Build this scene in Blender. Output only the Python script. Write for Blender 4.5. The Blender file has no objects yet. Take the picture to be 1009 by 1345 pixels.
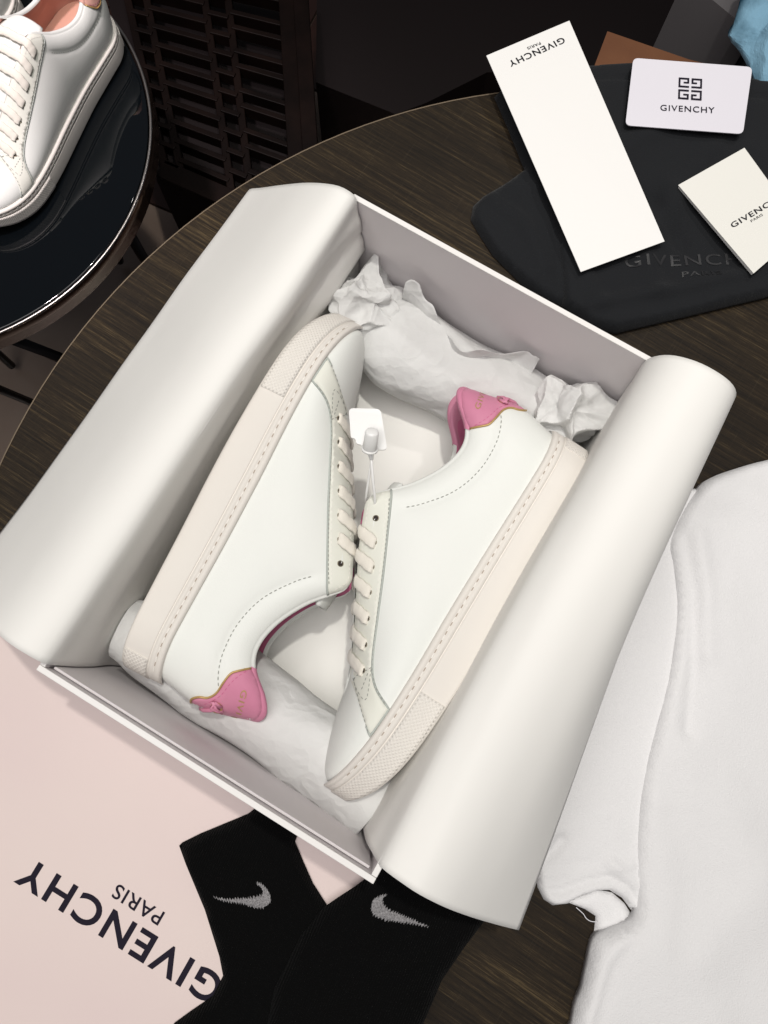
import bpy, bmesh, math, random
import numpy as np
from mathutils import Vector, Matrix, noise, geometry
random.seed(4)
C = bpy.context.scene.collection
SC = bpy.context.scene

# ------------------------------------------------------------------ camera
CAM = np.array([0.00633542, -0.08341856, 0.55880182])
RM = np.array([[0.9999144463477568, -0.0012151076061539953, 0.013023958636464248],
               [0.0012151175042250603, -0.9827418411363296, -0.18497836946363466],
               [0.013023957712991502, 0.18497836952865454, -0.9826562874840864]])
def at(px, py, z):
    "world point at height z seen at pixel px,py of the 1009x1345 photograph"
    d = RM.T @ np.array([(px-504.5)/1010, (py-672.5)/1010, 1.])
    s = (z-CAM[2])/d[2]
    p = CAM + s*d
    return Vector((float(p[0]), float(p[1]), float(z)))
cam = bpy.data.objects.new('camera', bpy.data.cameras.new('camera'))
C.objects.link(cam)
M3 = Matrix([[float(v) for v in RM[0]], [-float(v) for v in RM[1]], [-float(v) for v in RM[2]]]).transposed()
cam.matrix_world = Matrix.Translation(Vector([float(v) for v in CAM])) @ M3.to_4x4()
cam.data.sensor_fit = 'VERTICAL'; cam.data.sensor_height = 36
cam.data.lens = 36*1010/1345; cam.data.clip_start = .01; cam.data.clip_end = 50
SC.camera = cam

# ------------------------------------------------------------------ light
w = bpy.data.worlds.new('World'); SC.world = w; w.use_nodes = True
w.node_tree.nodes['Background'].inputs[0].default_value = (.93, .92, 1.0, 1)
w.node_tree.nodes['Background'].inputs[1].default_value = 0.10
def lamp(name, loc, target, power, size, col, spot=None, blend=.5):
    l = bpy.data.lights.new(name, 'SPOT' if spot else 'AREA')
    l.energy = power; l.color = col
    if spot:
        l.spot_size = math.radians(spot); l.spot_blend = blend; l.shadow_soft_size = size
    else:
        l.shape = 'DISK'; l.size = size
    o = bpy.data.objects.new(name, l); C.objects.link(o)
    o.location = loc
    o.rotation_euler = (Vector(target)-Vector(loc)).to_track_quat('-Z', 'Y').to_euler()
    return o
lamp('key_spot', (.17, .40, 1.95), (.05, .0, 0), 70, .035, (1, .97, .895), 60, .6)
lamp('rose_spot', (-.42, .30, 1.7), (-.46, .50, -.15), 125, .06, (1, .86, .90), 32, .9)
lamp('soft_fill', (-.35, -.15, 2.0), (-.1, 0, 0), 38, 1.9, (1, .965, .94))  # soft overhead fill, added to lift the shading; no real fixture
lamp('card_spot', (.62, .95, 1.5), (.22, .33, 0), 20, .04, (1, .96, .93), 34, .7)
SC.view_settings.view_transform = 'Standard'
SC.view_settings.look = 'None'
SC.view_settings.exposure = -0.31; SC.view_settings.gamma = 1

# ------------------------------------------------------------------ helpers
def link(o, parent=None):
    C.objects.link(o)
    if parent is not None: o.parent = parent
    return o
def mesh(name, verts, faces, mat, parent=None, smooth=True, recalc=True):
    me = bpy.data.meshes.new(name)
    me.from_pydata([tuple(v) for v in verts], [], faces); me.update()
    if recalc:
        bm = bmesh.new(); bm.from_mesh(me)
        bmesh.ops.remove_doubles(bm, verts=bm.verts, dist=1e-7)
        bmesh.ops.recalc_face_normals(bm, faces=bm.faces); bm.to_mesh(me); bm.free()
    if smooth: me.shade_smooth()
    if mat: me.materials.append(mat)
    o = bpy.data.objects.new(name, me)
    return link(o, parent)
def from_bm(name, bm, mat, parent=None, smooth=False):
    me = bpy.data.meshes.new(name)
    bmesh.ops.recalc_face_normals(bm, faces=bm.faces); bm.to_mesh(me); bm.free()
    if smooth: me.shade_smooth()
    me.materials.append(mat)
    return link(bpy.data.objects.new(name, me), parent)
def empty(name, loc=(0, 0, 0), rz=0, rot=None):
    o = bpy.data.objects.new(name, None); o.location = loc
    o.rotation_euler = rot if rot else (0, 0, rz); o.empty_display_size = .02
    return link(o)
def tag(o, label, cat, group=None, kind=None):
    o['label'] = label; o['category'] = cat
    if group: o['group'] = group
    if kind: o['kind'] = kind
    return o
def kind(o, k='structure'): o['kind'] = k; return o
def box_bm(bm, c, s, rot=0, bevel=0):
    r = bmesh.ops.create_cube(bm, size=1)['verts']
    for v in r: v.co = Vector((v.co.x*s[0], v.co.y*s[1], v.co.z*s[2]))
    if bevel:
        es = list({e for v in r for e in v.link_edges})
        r = bmesh.ops.bevel(bm, geom=es, offset=bevel, segments=2, affect='EDGES', profile=.5)['verts']
        r = list({v for v in r})
    m = Matrix.Translation(c) @ Matrix.Rotation(rot, 4, 'Z')
    for v in r: v.co = m @ v.co
    return r
def box(name, c, s, mat, parent=None, rot=0, bevel=0, smooth=False):
    bm = bmesh.new(); box_bm(bm, c, s, rot, bevel)
    return from_bm(name, bm, mat, parent, smooth)
def tube(name, pts, rad, mat, parent=None, seg=8, flat=None, up=None, caps=True, closed=False, side=None):
    "tube along pts; rad number or list; flat=(a,b) gives an elliptic section, up the direction of b"
    pts = [Vector(p) for p in pts]; n = len(pts); vs = []; fs = []
    prev = None
    for i, p in enumerate(pts):
        if closed: t = pts[(i+1) % n]-pts[i-1]
        else: t = pts[min(i+1, n-1)]-pts[max(i-1, 0)]
        t.normalize()
        if up is not None:
            b = Vector(up(i)) if callable(up) else Vector(up)
        else:
            b = prev if prev is not None else (Vector((0, 0, 1)) if abs(t.z) < .9 else Vector((1, 0, 0)))
        b = (b-t*b.dot(t)).normalized(); a = t.cross(b); prev = b
        if side is not None:
            a = (side-t*side.dot(t)).normalized(); b = a.cross(t)
        r = rad[i] if isinstance(rad, (list, tuple)) else rad
        fa, fb = flat if flat else (1, 1)
        for k in range(seg):
            th = 2*math.pi*k/seg
            vs.append(p + a*math.cos(th)*r*fa + b*math.sin(th)*r*fb)
    m = n if closed else n-1
    for i in range(m):
        j = (i+1) % n
        for k in range(seg):
            l = (k+1) % seg
            fs.append((i*seg+k, i*seg+l, j*seg+l, j*seg+k))
    if caps and not closed:
        fs.append(tuple(range(seg))[::-1]); fs.append(tuple((n-1)*seg+k for k in range(seg)))
    if name is None: return vs, fs
    return mesh(name, vs, fs, mat, parent)
def cyl(name, c, r, h, mat, parent=None, seg=48, bevel=0, r2=None):
    bm = bmesh.new()
    bmesh.ops.create_cone(bm, cap_ends=True, segments=seg, radius1=r, radius2=r if r2 is None else r2, depth=h)
    if bevel:
        es = [e for e in bm.edges if abs(e.verts[0].co.z-e.verts[1].co.z) < 1e-6]
        bmesh.ops.bevel(bm, geom=es, offset=bevel, segments=3, affect='EDGES', profile=.5)
    for v in bm.verts: v.co += Vector(c)
    o = from_bm(name, bm, mat, parent, smooth=False)
    for p in o.data.polygons: p.use_smooth = len(p.vertices) < 8
    return o
def merge(parts):
    V, F = [], []
    for v, f in parts:
        k = len(V); V += list(v); F += [tuple(i+k for i in q) for q in f]
    return V, F
def catmull(P, n=8, closed=False):
    P = [np.array(p, float) for p in P]; out = []
    m = len(P)
    rng = range(m) if closed else range(m-1)
    for i in rng:
        p1, p2 = P[i], P[(i+1) % m]
        p0 = P[i-1] if (closed or i > 0) else 2*p1-p2
        p3 = P[(i+2) % m] if (closed or i+2 < m) else 2*p2-p1
        for k in range(n):
            t = k/n
            out.append(.5*((2*p1)+(-p0+p2)*t+(2*p0-5*p1+4*p2-p3)*t*t+(-p0+3*p1-3*p2+p3)*t**3))
    if not closed: out.append(P[-1])
    return out
def resample(P, step, closed=False):
    P = [np.array(p, float) for p in P]
    if closed: P = P+[P[0]]
    out = []
    for a, b in zip(P, P[1:]):
        d = np.linalg.norm(b-a); n = max(1, int(round(d/step)))
        for k in range(n): out.append(a+(b-a)*k/n)
    if not closed: out.append(P[-1])
    return out
def inside(pts, poly):
    x, y = pts[:, 0], pts[:, 1]; r = np.zeros(len(pts), bool)
    n = len(poly)
    for i in range(n):
        x1, y1 = poly[i]; x2, y2 = poly[i-1]
        c = ((y1 > y) != (y2 > y))
        with np.errstate(divide='ignore', invalid='ignore'):
            r ^= c & (x < (x2-x1)*(y-y1)/(y2-y1+1e-30)+x1)
    return r
def segdist(pts, line, closed=False):
    pts = np.asarray(pts, float); L = [np.array(q, float) for q in line]
    if closed: L = L+[L[0]]
    best = np.full(len(pts), 1e9)
    for a, b in zip(L, L[1:]):
        ab = b-a; l2 = ab@ab+1e-18
        t = np.clip(((pts-a)@ab)/l2, 0, 1)
        best = np.minimum(best, np.hypot(*(pts-a-t[:, None]*ab).T))
    return best
def cdt(poly, step, jitter=0.):
    "triangulated polygon with interior grid points: (verts2d, faces, boundary count)"
    B = resample(poly, step, True)
    P = np.array(B); lo, hi = P.min(0), P.max(0)
    gx, gy = np.meshgrid(np.arange(lo[0], hi[0], step), np.arange(lo[1], hi[1], step*.87))
    gx = gx + (np.arange(gx.shape[0]) % 2)[:, None]*step*.5
    G = np.c_[gx.ravel(), gy.ravel()]
    G = G[inside(G, P)]
    if len(G): G = G[segdist(G, B, True) > step*.55]
    A = [Vector((float(p[0]), float(p[1]))) for p in B] + [Vector((float(p[0]), float(p[1]))) for p in G]
    n = len(B)
    vs, es, fs, ov, oe, of = geometry.delaunay_2d_cdt(A, [(i, (i+1) % n) for i in range(n)], [list(range(n))], 1, 1e-9)
    return [(v.x, v.y) for v in vs], [tuple(f) for f in fs]
def boundary_edges(fs):
    cnt = {}
    for f in fs:
        for a, b in zip(f, f[1:]+f[:1]):
            cnt[(a, b)] = 1
    return [(a, b) for (a, b) in cnt if (b, a) not in cnt]
def sheet(name, poly, step, zfun, thick, mat, parent=None, xf=None, closed_bottom=True):
    """panel cut to a 2-D outline: top surface zfun(xy array, edge distance), skirt down by `thick`
    (number, or an absolute floor when given as ('to', z))"""
    v2, fs = cdt(poly, step)
    P = np.array(v2); d = segdist(P, resample(poly, step, True), True)
    z = zfun(P, d)
    n = len(P)
    top = [(P[i, 0], P[i, 1], z[i]) for i in range(n)]
    if isinstance(thick, tuple): bz = np.full(n, thick[1])
    else: bz = z-thick
    be = boundary_edges(fs); ids = sorted({a for e in be for a in e})
    F = list(fs); V = list(top)
    if closed_bottom:
        V += [(P[i, 0], P[i, 1], bz[i]) for i in range(n)]
        F += [tuple(n+i for i in reversed(f)) for f in fs]
        for a, b in be: F.append((a, n+a, n+b, b))
    else:
        mp = {}
        for i in ids: mp[i] = len(V); V.append((P[i, 0], P[i, 1], bz[i]))
        for a, b in be: F.append((a, mp[a], mp[b], b))
    if xf: V = [xf(v) for v in V]
    return mesh(name, V, F, mat, parent)

# ------------------------------------------------------------------ materials
def mat(name, col, rough=.5, spec=.5, metal=0., bump=None, sheen=0., sss=0., coat=0., trans=0.):
    """bump = list of (noise scale, strength, distance) layers"""
    m = bpy.data.materials.new(name); m.use_nodes = True
    nt = m.node_tree; b = nt.nodes['Principled BSDF']
    b.inputs['Base Color'].default_value = (*col, 1); b.inputs['Roughness'].default_value = rough
    b.inputs['Metallic'].default_value = metal; b.inputs['Specular IOR Level'].default_value = spec
    b.inputs['Sheen Weight'].default_value = sheen
    b.inputs['Coat Weight'].default_value = coat; b.inputs['Coat Roughness'].default_value = .15
    if sss:
        b.inputs['Subsurface Weight'].default_value = sss
        b.inputs['Subsurface Radius'].default_value = (.004, .003, .0025); b.inputs['Subsurface Scale'].default_value = 1
    tc = nt.nodes.new('ShaderNodeTexCoord'); last = None
    for sc, st, dist in (bump or []):
        n = nt.nodes.new('ShaderNodeTexNoise'); n.inputs['Scale'].default_value = sc; n.inputs['Detail'].default_value = 4
        nt.links.new(tc.outputs['Object'], n.inputs['Vector'])
        bp = nt.nodes.new('ShaderNodeBump'); bp.inputs['Strength'].default_value = st; bp.inputs['Distance'].default_value = dist
        nt.links.new(n.outputs['Fac'], bp.inputs['Height'])
        if last: nt.links.new(last.outputs['Normal'], bp.inputs['Normal'])
        last = bp
    if last: nt.links.new(last.outputs['Normal'], b.inputs['Normal'])
    m['last'] = last.name if last else ''
    return m
def tint(m, col2, scale=8, lo=.35, hi=.7, detail=3):
    "blend base colour with col2 through soft noise (stains, uneven dye)"
    nt = m.node_tree; b = nt.nodes['Principled BSDF']
    n = nt.nodes.new('ShaderNodeTexNoise'); n.inputs['Scale'].default_value = scale; n.inputs['Detail'].default_value = detail
    tc = next(x for x in nt.nodes if x.type == 'TEX_COORD'); nt.links.new(tc.outputs['Object'], n.inputs['Vector'])
    r = nt.nodes.new('ShaderNodeValToRGB')
    r.color_ramp.elements[0].position = lo; r.color_ramp.elements[1].position = hi
    r.color_ramp.elements[0].color = b.inputs['Base Color'].default_value[:]
    r.color_ramp.elements[1].color = (*col2, 1)
    nt.links.new(n.outputs['Fac'], r.inputs['Fac']); nt.links.new(r.outputs['Color'], b.inputs['Base Color'])
    return m
def stripes(m, scale, strength, dist, axis='X', rz=0, diag=False):
    "adds a woven/knit or diamond relief"
    nt = m.node_tree; b = nt.nodes['Principled BSDF']
    tc = next(x for x in nt.nodes if x.type == 'TEX_COORD')
    mp = nt.nodes.new('ShaderNodeMapping'); mp.inputs['Rotation'].default_value = (0, 0, rz)
    nt.links.new(tc.outputs['Object'], mp.inputs['Vector'])
    outs = []
    for k, ax in enumerate(('X', 'Y') if diag else (axis,)):
        wv = nt.nodes.new('ShaderNodeTexWave'); wv.bands_direction = ax; wv.inputs['Scale'].default_value = scale
        wv.inputs['Distortion'].default_value = 0 if diag else .6; wv.inputs['Detail'].default_value = 0
        nt.links.new(mp.outputs['Vector'], wv.inputs['Vector']); outs.append(wv.outputs['Fac'])
    o = outs[0]
    if len(outs) == 2:
        mm = nt.nodes.new('ShaderNodeMath'); mm.operation = 'MULTIPLY'
        nt.links.new(outs[0], mm.inputs[0]); nt.links.new(outs[1], mm.inputs[1]); o = mm.outputs[0]
    bp = nt.nodes.new('ShaderNodeBump'); bp.inputs['Strength'].default_value = strength; bp.inputs['Distance'].default_value = dist
    nt.links.new(o, bp.inputs['Height'])
    if m['last']: nt.links.new(nt.nodes[m['last']].outputs['Normal'], bp.inputs['Normal'])
    nt.links.new(bp.outputs['Normal'], b.inputs['Normal'])
    return m
BYAW = -0.538805147
leather = tint(mat('white_leather', (.735, .757, .722), .55, .32, bump=[(1100, .14, .0005), (55, .10, .002)]), (.75, .762, .732), 12)
stay_edge = mat('shaded_raw_edge', (.42, .45, .42), .8, .2)  # shade along the raised eyestay painted into its raw edge
leather2 = mat('eyestay_leather', (.72, .725, .655), .6, .3, bump=[(900, .06, .0006)])
rubber = tint(mat('rubber_sole', (.70, .668, .622), .55, .3, bump=[(1500, .05, .0004)]), (.685, .65, .605), 9)
rubber_tex = stripes(mat('diamond_rubber', (.70, .668, .622), .55, .3), 170, .55, .0006, rz=math.radians(45), diag=True)
stitch_m = mat('stitch_thread', (.30, .31, .28), .8)
stitch_w = mat('sole_thread', (.80, .77, .72), .6)
stitch_d = mat('sole_thread_hole', (.40, .33, .27), .8)
pink = tint(mat('pink_leather', (.62, .25, .36), .5, .32, bump=[(1200, .15, .0006)]), (.57, .21, .32), 30)
liner_m = tint(mat('pink_lining', (.60, .17, .30), .6, .3, bump=[(1200, .15, .0005)]), (.50, .12, .24), 20)
rose_liner = mat('blush_lining', (.62, .34, .28), .55, .3, bump=[(1200, .1, .0005)])
insole_m = mat('blush_insole', (.60, .33, .25), .5, .3, bump=[(900, .1, .0005)])
gold = mat('gold_edge_paint', (.50, .33, .13), .45, .5, metal=.4)
lace_m = stripes(mat('cotton_lace', (.80, .76, .68), .85, .2, sheen=.3, bump=[(1800, .5, .0006)]), 500, .4, .0004, rz=.7, diag=True)
eyehole = mat('eyelet_metal', (.25, .22, .16), .35, .5, metal=.8)
dark_hole = mat('eyelet_inside', (.03, .022, .02), .9)
paper = mat('coated_paper', (.80, .79, .76), .58, .32, bump=[(9, .16, .006), (36, .07, .0015), (420, .04, .0004)])
card_in = tint(mat('box_board', (.80, .785, .77), .55, .4, bump=[(600, .04, .0004)]), (.77, .75, .73), 5)
card_mauve = mat('shaded_box_board', (.745, .705, .715), .6, .3, bump=[(600, .04, .0004)])  # mauve-grey shade of the box walls put into the board colour
lid_m = tint(mat('pink_lit_lid_board', (.715, .605, .57), .5, .4, bump=[(700, .04, .0004)]), (.69, .565, .55), 7, .3, .75)  # pinkish light falling on the white lid put into its colour
ink = mat('navy_black_ink', (.009, .006, .016), .7, .2)
ink_grey = mat('charcoal_ink', (.016, .016, .02), .7, .2)
tissue = mat('tissue_paper', (.80, .80, .79), .62, .3, bump=[(60, .35, .003), (260, .25, .0012)])
tn = tissue.node_tree; pb = tn.nodes['Principled BSDF']
vo = tn.nodes.new('ShaderNodeTexVoronoi'); vo.inputs['Scale'].default_value = 75
vm = tn.nodes.new('ShaderNodeMapping'); vn = tn.nodes.new('ShaderNodeTexNoise'); vn.inputs['Scale'].default_value = 30
vt = next(x for x in tn.nodes if x.type == 'TEX_COORD'); vx = tn.nodes.new('ShaderNodeMix'); vx.data_type = 'RGBA'; vx.inputs[0].default_value = .06
tn.links.new(vt.outputs['Object'], vn.inputs['Vector']); tn.links.new(vt.outputs['Object'], vx.inputs[6]); tn.links.new(vn.outputs['Color'], vx.inputs[7])
vm.inputs['Rotation'].default_value = (0, 0, .54); vm.inputs['Scale'].default_value = (.45, 1, 1); tn.links.new(vx.outputs[2], vm.inputs['Vector']); tn.links.new(vm.outputs[0], vo.inputs['Vector'])
vb = tn.nodes.new('ShaderNodeBump'); vb.inputs['Strength'].default_value = .35; vb.inputs['Distance'].default_value = .004
tn.links.new(vo.outputs['Distance'], vb.inputs['Height']); tn.links.new(tn.nodes[tissue['last']].outputs['Normal'], vb.inputs['Normal']); tn.links.new(vb.outputs['Normal'], pb.inputs['Normal'])
tr = tn.nodes.new('ShaderNodeBsdfTranslucent'); tr.inputs[0].default_value = (.8, .8, .79, 1)
mx = tn.nodes.new('ShaderNodeMixShader'); mx.inputs[0].default_value = .25
tn.links.new(pb.outputs[0], mx.inputs[1]); tn.links.new(tr.outputs[0], mx.inputs[2])
tn.links.new(mx.outputs[0], tn.nodes['Material Output'].inputs[0])
plastic = mat('white_plastic', (.80, .80, .79), .28, .5)
white_card = mat('white_card', (.86, .85, .83), .5, .4, bump=[(700, .02, .0003)])
ivory_card = mat('ivory_card', (.80, .79, .74), .6, .4, bump=[(700, .03, .0003)])
gloss_card = mat('gloss_card', (.76, .74, .80), .12, .5)
black_cloth = stripes(mat('black_felt_cloth', (.0085, .0095, .0115), .8, .22, sheen=.08, bump=[(700, .5, .0008), (1600, .5, .0006)]), 330, .3, .0005, rz=.3, diag=True)
bag_print = mat('tonal_black_print', (.019, .019, .021), .45, .4)
sock_m = stripes(mat('black_knit', (.0024, .0024, .0025), .95, .06, sheen=.02, bump=[(1200, .8, .001)]), 210, .6, .0009, rz=.42)
swoosh_m = stripes(mat('grey_knit', (.42, .41, .42), .9, .2, bump=[(1500, .8, .0008)]), 330, .9, .001, rz=.15)
cotton = mat('white_cotton_jersey', (.765, .76, .765), .9, .2, sheen=.15, bump=[(14, .35, .008), (45, .2, .002), (900, .6, .0008)])
cotton_edge = mat('white_cotton_rib', (.80, .79, .82), .9, .2, sheen=.2, bump=[(1400, .4, .0006)])
black_metal = mat('black_metal', (.012, .012, .013), .3, .5, metal=.6)
chrome = mat('bronze_band', (.42, .35, .27), .22, .5, metal=1, bump=[(6, .2, .01)])
glass_black = mat('black_glass', (.002, .003, .004), .03, .5)
lattice_m = tint(mat('dark_lattice_wood', (.0035, .0018, .0014), .5, .1, bump=[(80, .2, .001)]), (.008, .004, .003), 20)
blackbrown = mat('black_brown_lacquer', (.006, .003, .003), .6, .25)
brown_m = tint(mat('tan_leather', (.22, .095, .045), .55, .3, bump=[(300, .2, .001)]), (.17, .07, .035), 12)
grey_m = mat('grey_panel', (.16, .15, .155), .6, .3)
def wood():
    m = bpy.data.materials.new('dark_brushed_wood'); m.use_nodes = True
    nt = m.node_tree; b = nt.nodes['Principled BSDF']; L = nt.links.new
    tc = nt.nodes.new('ShaderNodeTexCoord')
    mp = nt.nodes.new('ShaderNodeMapping'); mp.inputs['Rotation'].default_value = (0, 0, math.radians(33))
    L(tc.outputs['Object'], mp.inputs['Vector'])
    def nz(sx, sy, scale, det, rot=None):
        q = nt.nodes.new('ShaderNodeMapping'); q.inputs['Scale'].default_value = (sx, sy, 1)
        if rot is not None: q.inputs['Rotation'].default_value = (0, 0, rot)
        L(mp.outputs['Vector'], q.inputs['Vector'])
        n = nt.nodes.new('ShaderNodeTexNoise'); n.inputs['Scale'].default_value = scale; n.inputs['Detail'].default_value = det
        n.inputs['Roughness'].default_value = .65
        L(q.outputs['Vector'], n.inputs['Vector']); return n.outputs['Fac']
    a = nz(.8, 38, 12, 6); c = nz(5, 190, 14, 4); big = nz(1, 2.5, 5, 3)
    d = nz(150, 2.0, 9, 3)
    r = nt.nodes.new('ShaderNodeValToRGB'); e = r.color_ramp.elements
    e[0].position = .39; e[0].color = (.005, .0032, .0018, 1); e[1].position = .64; e[1].color = (.095, .066, .031, 1)
    k = r.color_ramp.elements.new(.53); k.color = (.021, .0135, .0065, 1)
    m1 = nt.nodes.new('ShaderNodeMix'); m1.data_type = 'FLOAT'; m1.inputs[0].default_value = .45
    L(a, m1.inputs[2]); L(c, m1.inputs[3])
    m2 = nt.nodes.new('ShaderNodeMix'); m2.data_type = 'FLOAT'; m2.inputs[0].default_value = .18
    L(m1.outputs[0], m2.inputs[2]); L(big, m2.inputs[3])
    L(m2.outputs[0], r.inputs['Fac'])
    # fine pale cross scratches
    r2 = nt.nodes.new('ShaderNodeValToRGB'); r2.color_ramp.elements[0].position = .60; r2.color_ramp.elements[1].position = .80
    r2.color_ramp.elements[0].color = (0, 0, 0, 1); r2.color_ramp.elements[1].color = (.22, .22, .22, 1)
    L(d, r2.inputs['Fac'])
    mc = nt.nodes.new('ShaderNodeMix'); mc.data_type = 'RGBA'
    L(r2.outputs['Color'], mc.inputs[0]); L(r.outputs['Color'], mc.inputs[6]); mc.inputs[7].default_value = (.10, .08, .05, 1)
    L(mc.outputs[2], b.inputs['Base Color'])
    b.inputs['Roughness'].default_value = .6; b.inputs['Specular IOR Level'].default_value = .18
    bp = nt.nodes.new('ShaderNodeBump'); bp.inputs['Strength'].default_value = .5; bp.inputs['Distance'].default_value = .0006
    L(m1.outputs[0], bp.inputs['Height']); L(bp.outputs['Normal'], b.inputs['Normal'])
    return m
wood_m = wood()
edge_wood = mat('worn_table_edge', (.16, .12, .08), .5, .3)
floor_m = tint(mat('marble_floor', (.20, .15, .12), .25, .5, bump=[(10, .05, .002)]), (.11, .075, .06), 5)
tile_lit = tint(mat('lit_beige_marble', (.30, .235, .19), .22, .5), (.23, .165, .13), 6)  # paler copy for lit floor, the light put into the colour
tile_shade = tint(mat('shaded_brown_marble', (.045, .020, .014), .3, .4), (.025, .011, .009), 8)  # darker copy for floor in shadow, the shade put into the colour
blue_m = tint(mat('bleached_blue_denim', (.26, .48, .64), .85, .2, bump=[(400, .5, .001)]), (.008, .05, .09), 11, .44, .56, 6)

# ------------------------------------------------------------------ lettering
def letters(text, mat_, parent, xf, cap, width, name='lettering', bold=0., extrude=0.0001):
    """flat printed lettering: text centred on 0,0, cap height and total width given, mapped through xf"""
    cu = bpy.data.curves.new('t', 'FONT'); cu.body = text; cu.align_x = 'LEFT'; cu.offset = bold
    cu.resolution_u = 6; cu.space_character = 1.16 if len(text) > 5 else 1.08
    o = bpy.data.objects.new('t', cu); C.objects.link(o)
    bpy.context.view_layer.update()
    me = bpy.data.meshes.new_from_object(o.evaluated_get(bpy.context.evaluated_depsgraph_get()))
    V = np.array([v.co[:] for v in me.vertices]); F = [tuple(p.vertices) for p in me.polygons]
    C.objects.unlink(o); bpy.data.objects.remove(o); bpy.data.meshes.remove(me)
    capn = .729
    x0, x1 = V[:, 0].min(), V[:, 0].max()
    V2 = [((v[0]-(x0+x1)/2)/(x1-x0)*width, (v[1]-capn/2)/capn*cap) for v in V]
    o = mesh(name, [xf(a, b) for a, b in V2], F, mat_, parent, smooth=False, recalc=False)
    o.data.validate()
    return o
def planar(c, ang, z, zf=None):
    ca, sa = math.cos(ang), math.sin(ang)
    def f(a, b):
        x, y = c[0]+a*ca-b*sa, c[1]+a*sa+b*ca
        return (x, y, zf(x, y) if zf else z)
    return f

# ------------------------------------------------------------------ the sneaker
def curve(pts, n=8):
    D = np.array(catmull(pts, n)); o = np.argsort(D[:, 0], kind='stable'); return D[o, 0], D[o, 1]
TOP = curve([(-1, 70), (0, 82), (4, 89.5), (11, 91.5), (20, 86.5), (32, 74.3), (45, 70), (62, 73.6), (80, 83.6), (92, 94.3), (99, 101.5),
             (106, 103.8), (113, 101.5), (133, 92), (155, 79.5), (178, 66), (204, 53), (223, 48.3), (240, 43.5), (252, 39), (259, 35.5), (263.6, 31)])
JUN = curve([(-2, 27), (30, 25.3), (95, 26), (140, 26.5), (180, 26.3), (218, 27), (240, 28.3), (256, 30), (264, 31)])
SOLEB = curve([(-5, 0), (60, -2), (130, -3), (185, -1), (222, 1.5), (243, 5), (256, 9), (268, 15)])
ZT = curve([(-1, 0), (1, 1.5), (4, 10), (11, 17), (21, 22), (35, 25), (55, 26), (80, 24), (92, 22), (110, 18), (140, 15), (175, 11.5), (198, 9), (206, 5.5), (214, 1), (218, 0), (264, 0)])
MIDW = curve([(32, 33), (60, 33.5), (90, 34.5), (130, 38.5), (165, 43), (190, 45.3), (205, 45.5)])
CS = curve([(5, 72), (12, 65), (20, 59.5), (33, 55.6), (52, 55.4), (72, 61.3), (90, 74), (103, 87)])
top = lambda x: float(np.interp(x, *TOP))
jun = lambda x: float(np.interp(x, *JUN))
ztw = lambda x: max(0., float(np.interp(x, *ZT)))
def plan(x, add=0.):
    if x < 32: return (33+add)*max(0, 1-((32-x)/(33.+add))**2)**.40
    if x > 205: return (45.5+add)*max(0, 1-((x-205)/(59.+add))**2)**.52
    return float(np.interp(x, *MIDW))+add
def H(x, y):
    "half-width of the upper at (x,y), millimetres"
    x = min(max(x, -1), 263.9); W = plan(x); zt = min(ztw(x), W); a, b = jun(x), top(x)
    t = min(max((y-a)/max(b-a, .1), 0), 1)
    k = min(max((x-196)/18, 0), 1); e = .72*(1-k)+.5*k
    z = zt+(W-zt)*max(0, 1-t**2.1)**e
    z += 1.6*math.sin(math.pi*min(t*1.3, 1))*min(1, W/30)*(1-k)
    if 5 < x < 104:
        c = float(np.interp(x, *CS)); d = y-c; span = max(b-c, 1)
        f = min(1, (x-5)/12)*min(1, (104-x)/10)
        if d > 0: z += f*(1.7*math.sin(math.pi*min(d/span, 1))**.8)
        z -= f*.8*math.exp(-(d/1.9)**2)
    return z
def warp(x, y):
    if x < 40 and y > 25: x -= 5.2*math.exp(-(max(x, 0)/16)**2)*math.exp(-((y-54)/20)**2)
    return x
def S(x, y, z): return (warp(x, y)/1000, -y/1000, z/1000)
def stations(a, b, n):
    k = [(1-math.cos(math.pi*i/n))/2 for i in range(n+1)]
    return [a+(b-a)*(.55*q+.45*i/n) if 0 < i < n else (a if i == 0 else b) for i, q in enumerate(k)]
def grid(rows):
    n = len(rows[0]); V = [p for r in rows for p in r]
    F = [(i*n+j, i*n+j+1, (i+1)*n+j+1, (i+1)*n+j) for i in range(len(rows)-1) for j in range(n-1)]
    return V, F
def panel2(poly, step, off, thick, name, m, parent, sides=(1, -1), dome=0.):
    for s in sides:
        def zf(P, d):
            return np.array([H(p[0], p[1])+off+dome*min(1, dd/3)-.35*max(0, 1-dd/.6) for p, dd in zip(P, d)])
        o = sheet(name, poly, step, zf, thick, m, parent, xf=lambda v, s=s: S(v[0], v[1], v[2]*s))
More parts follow.
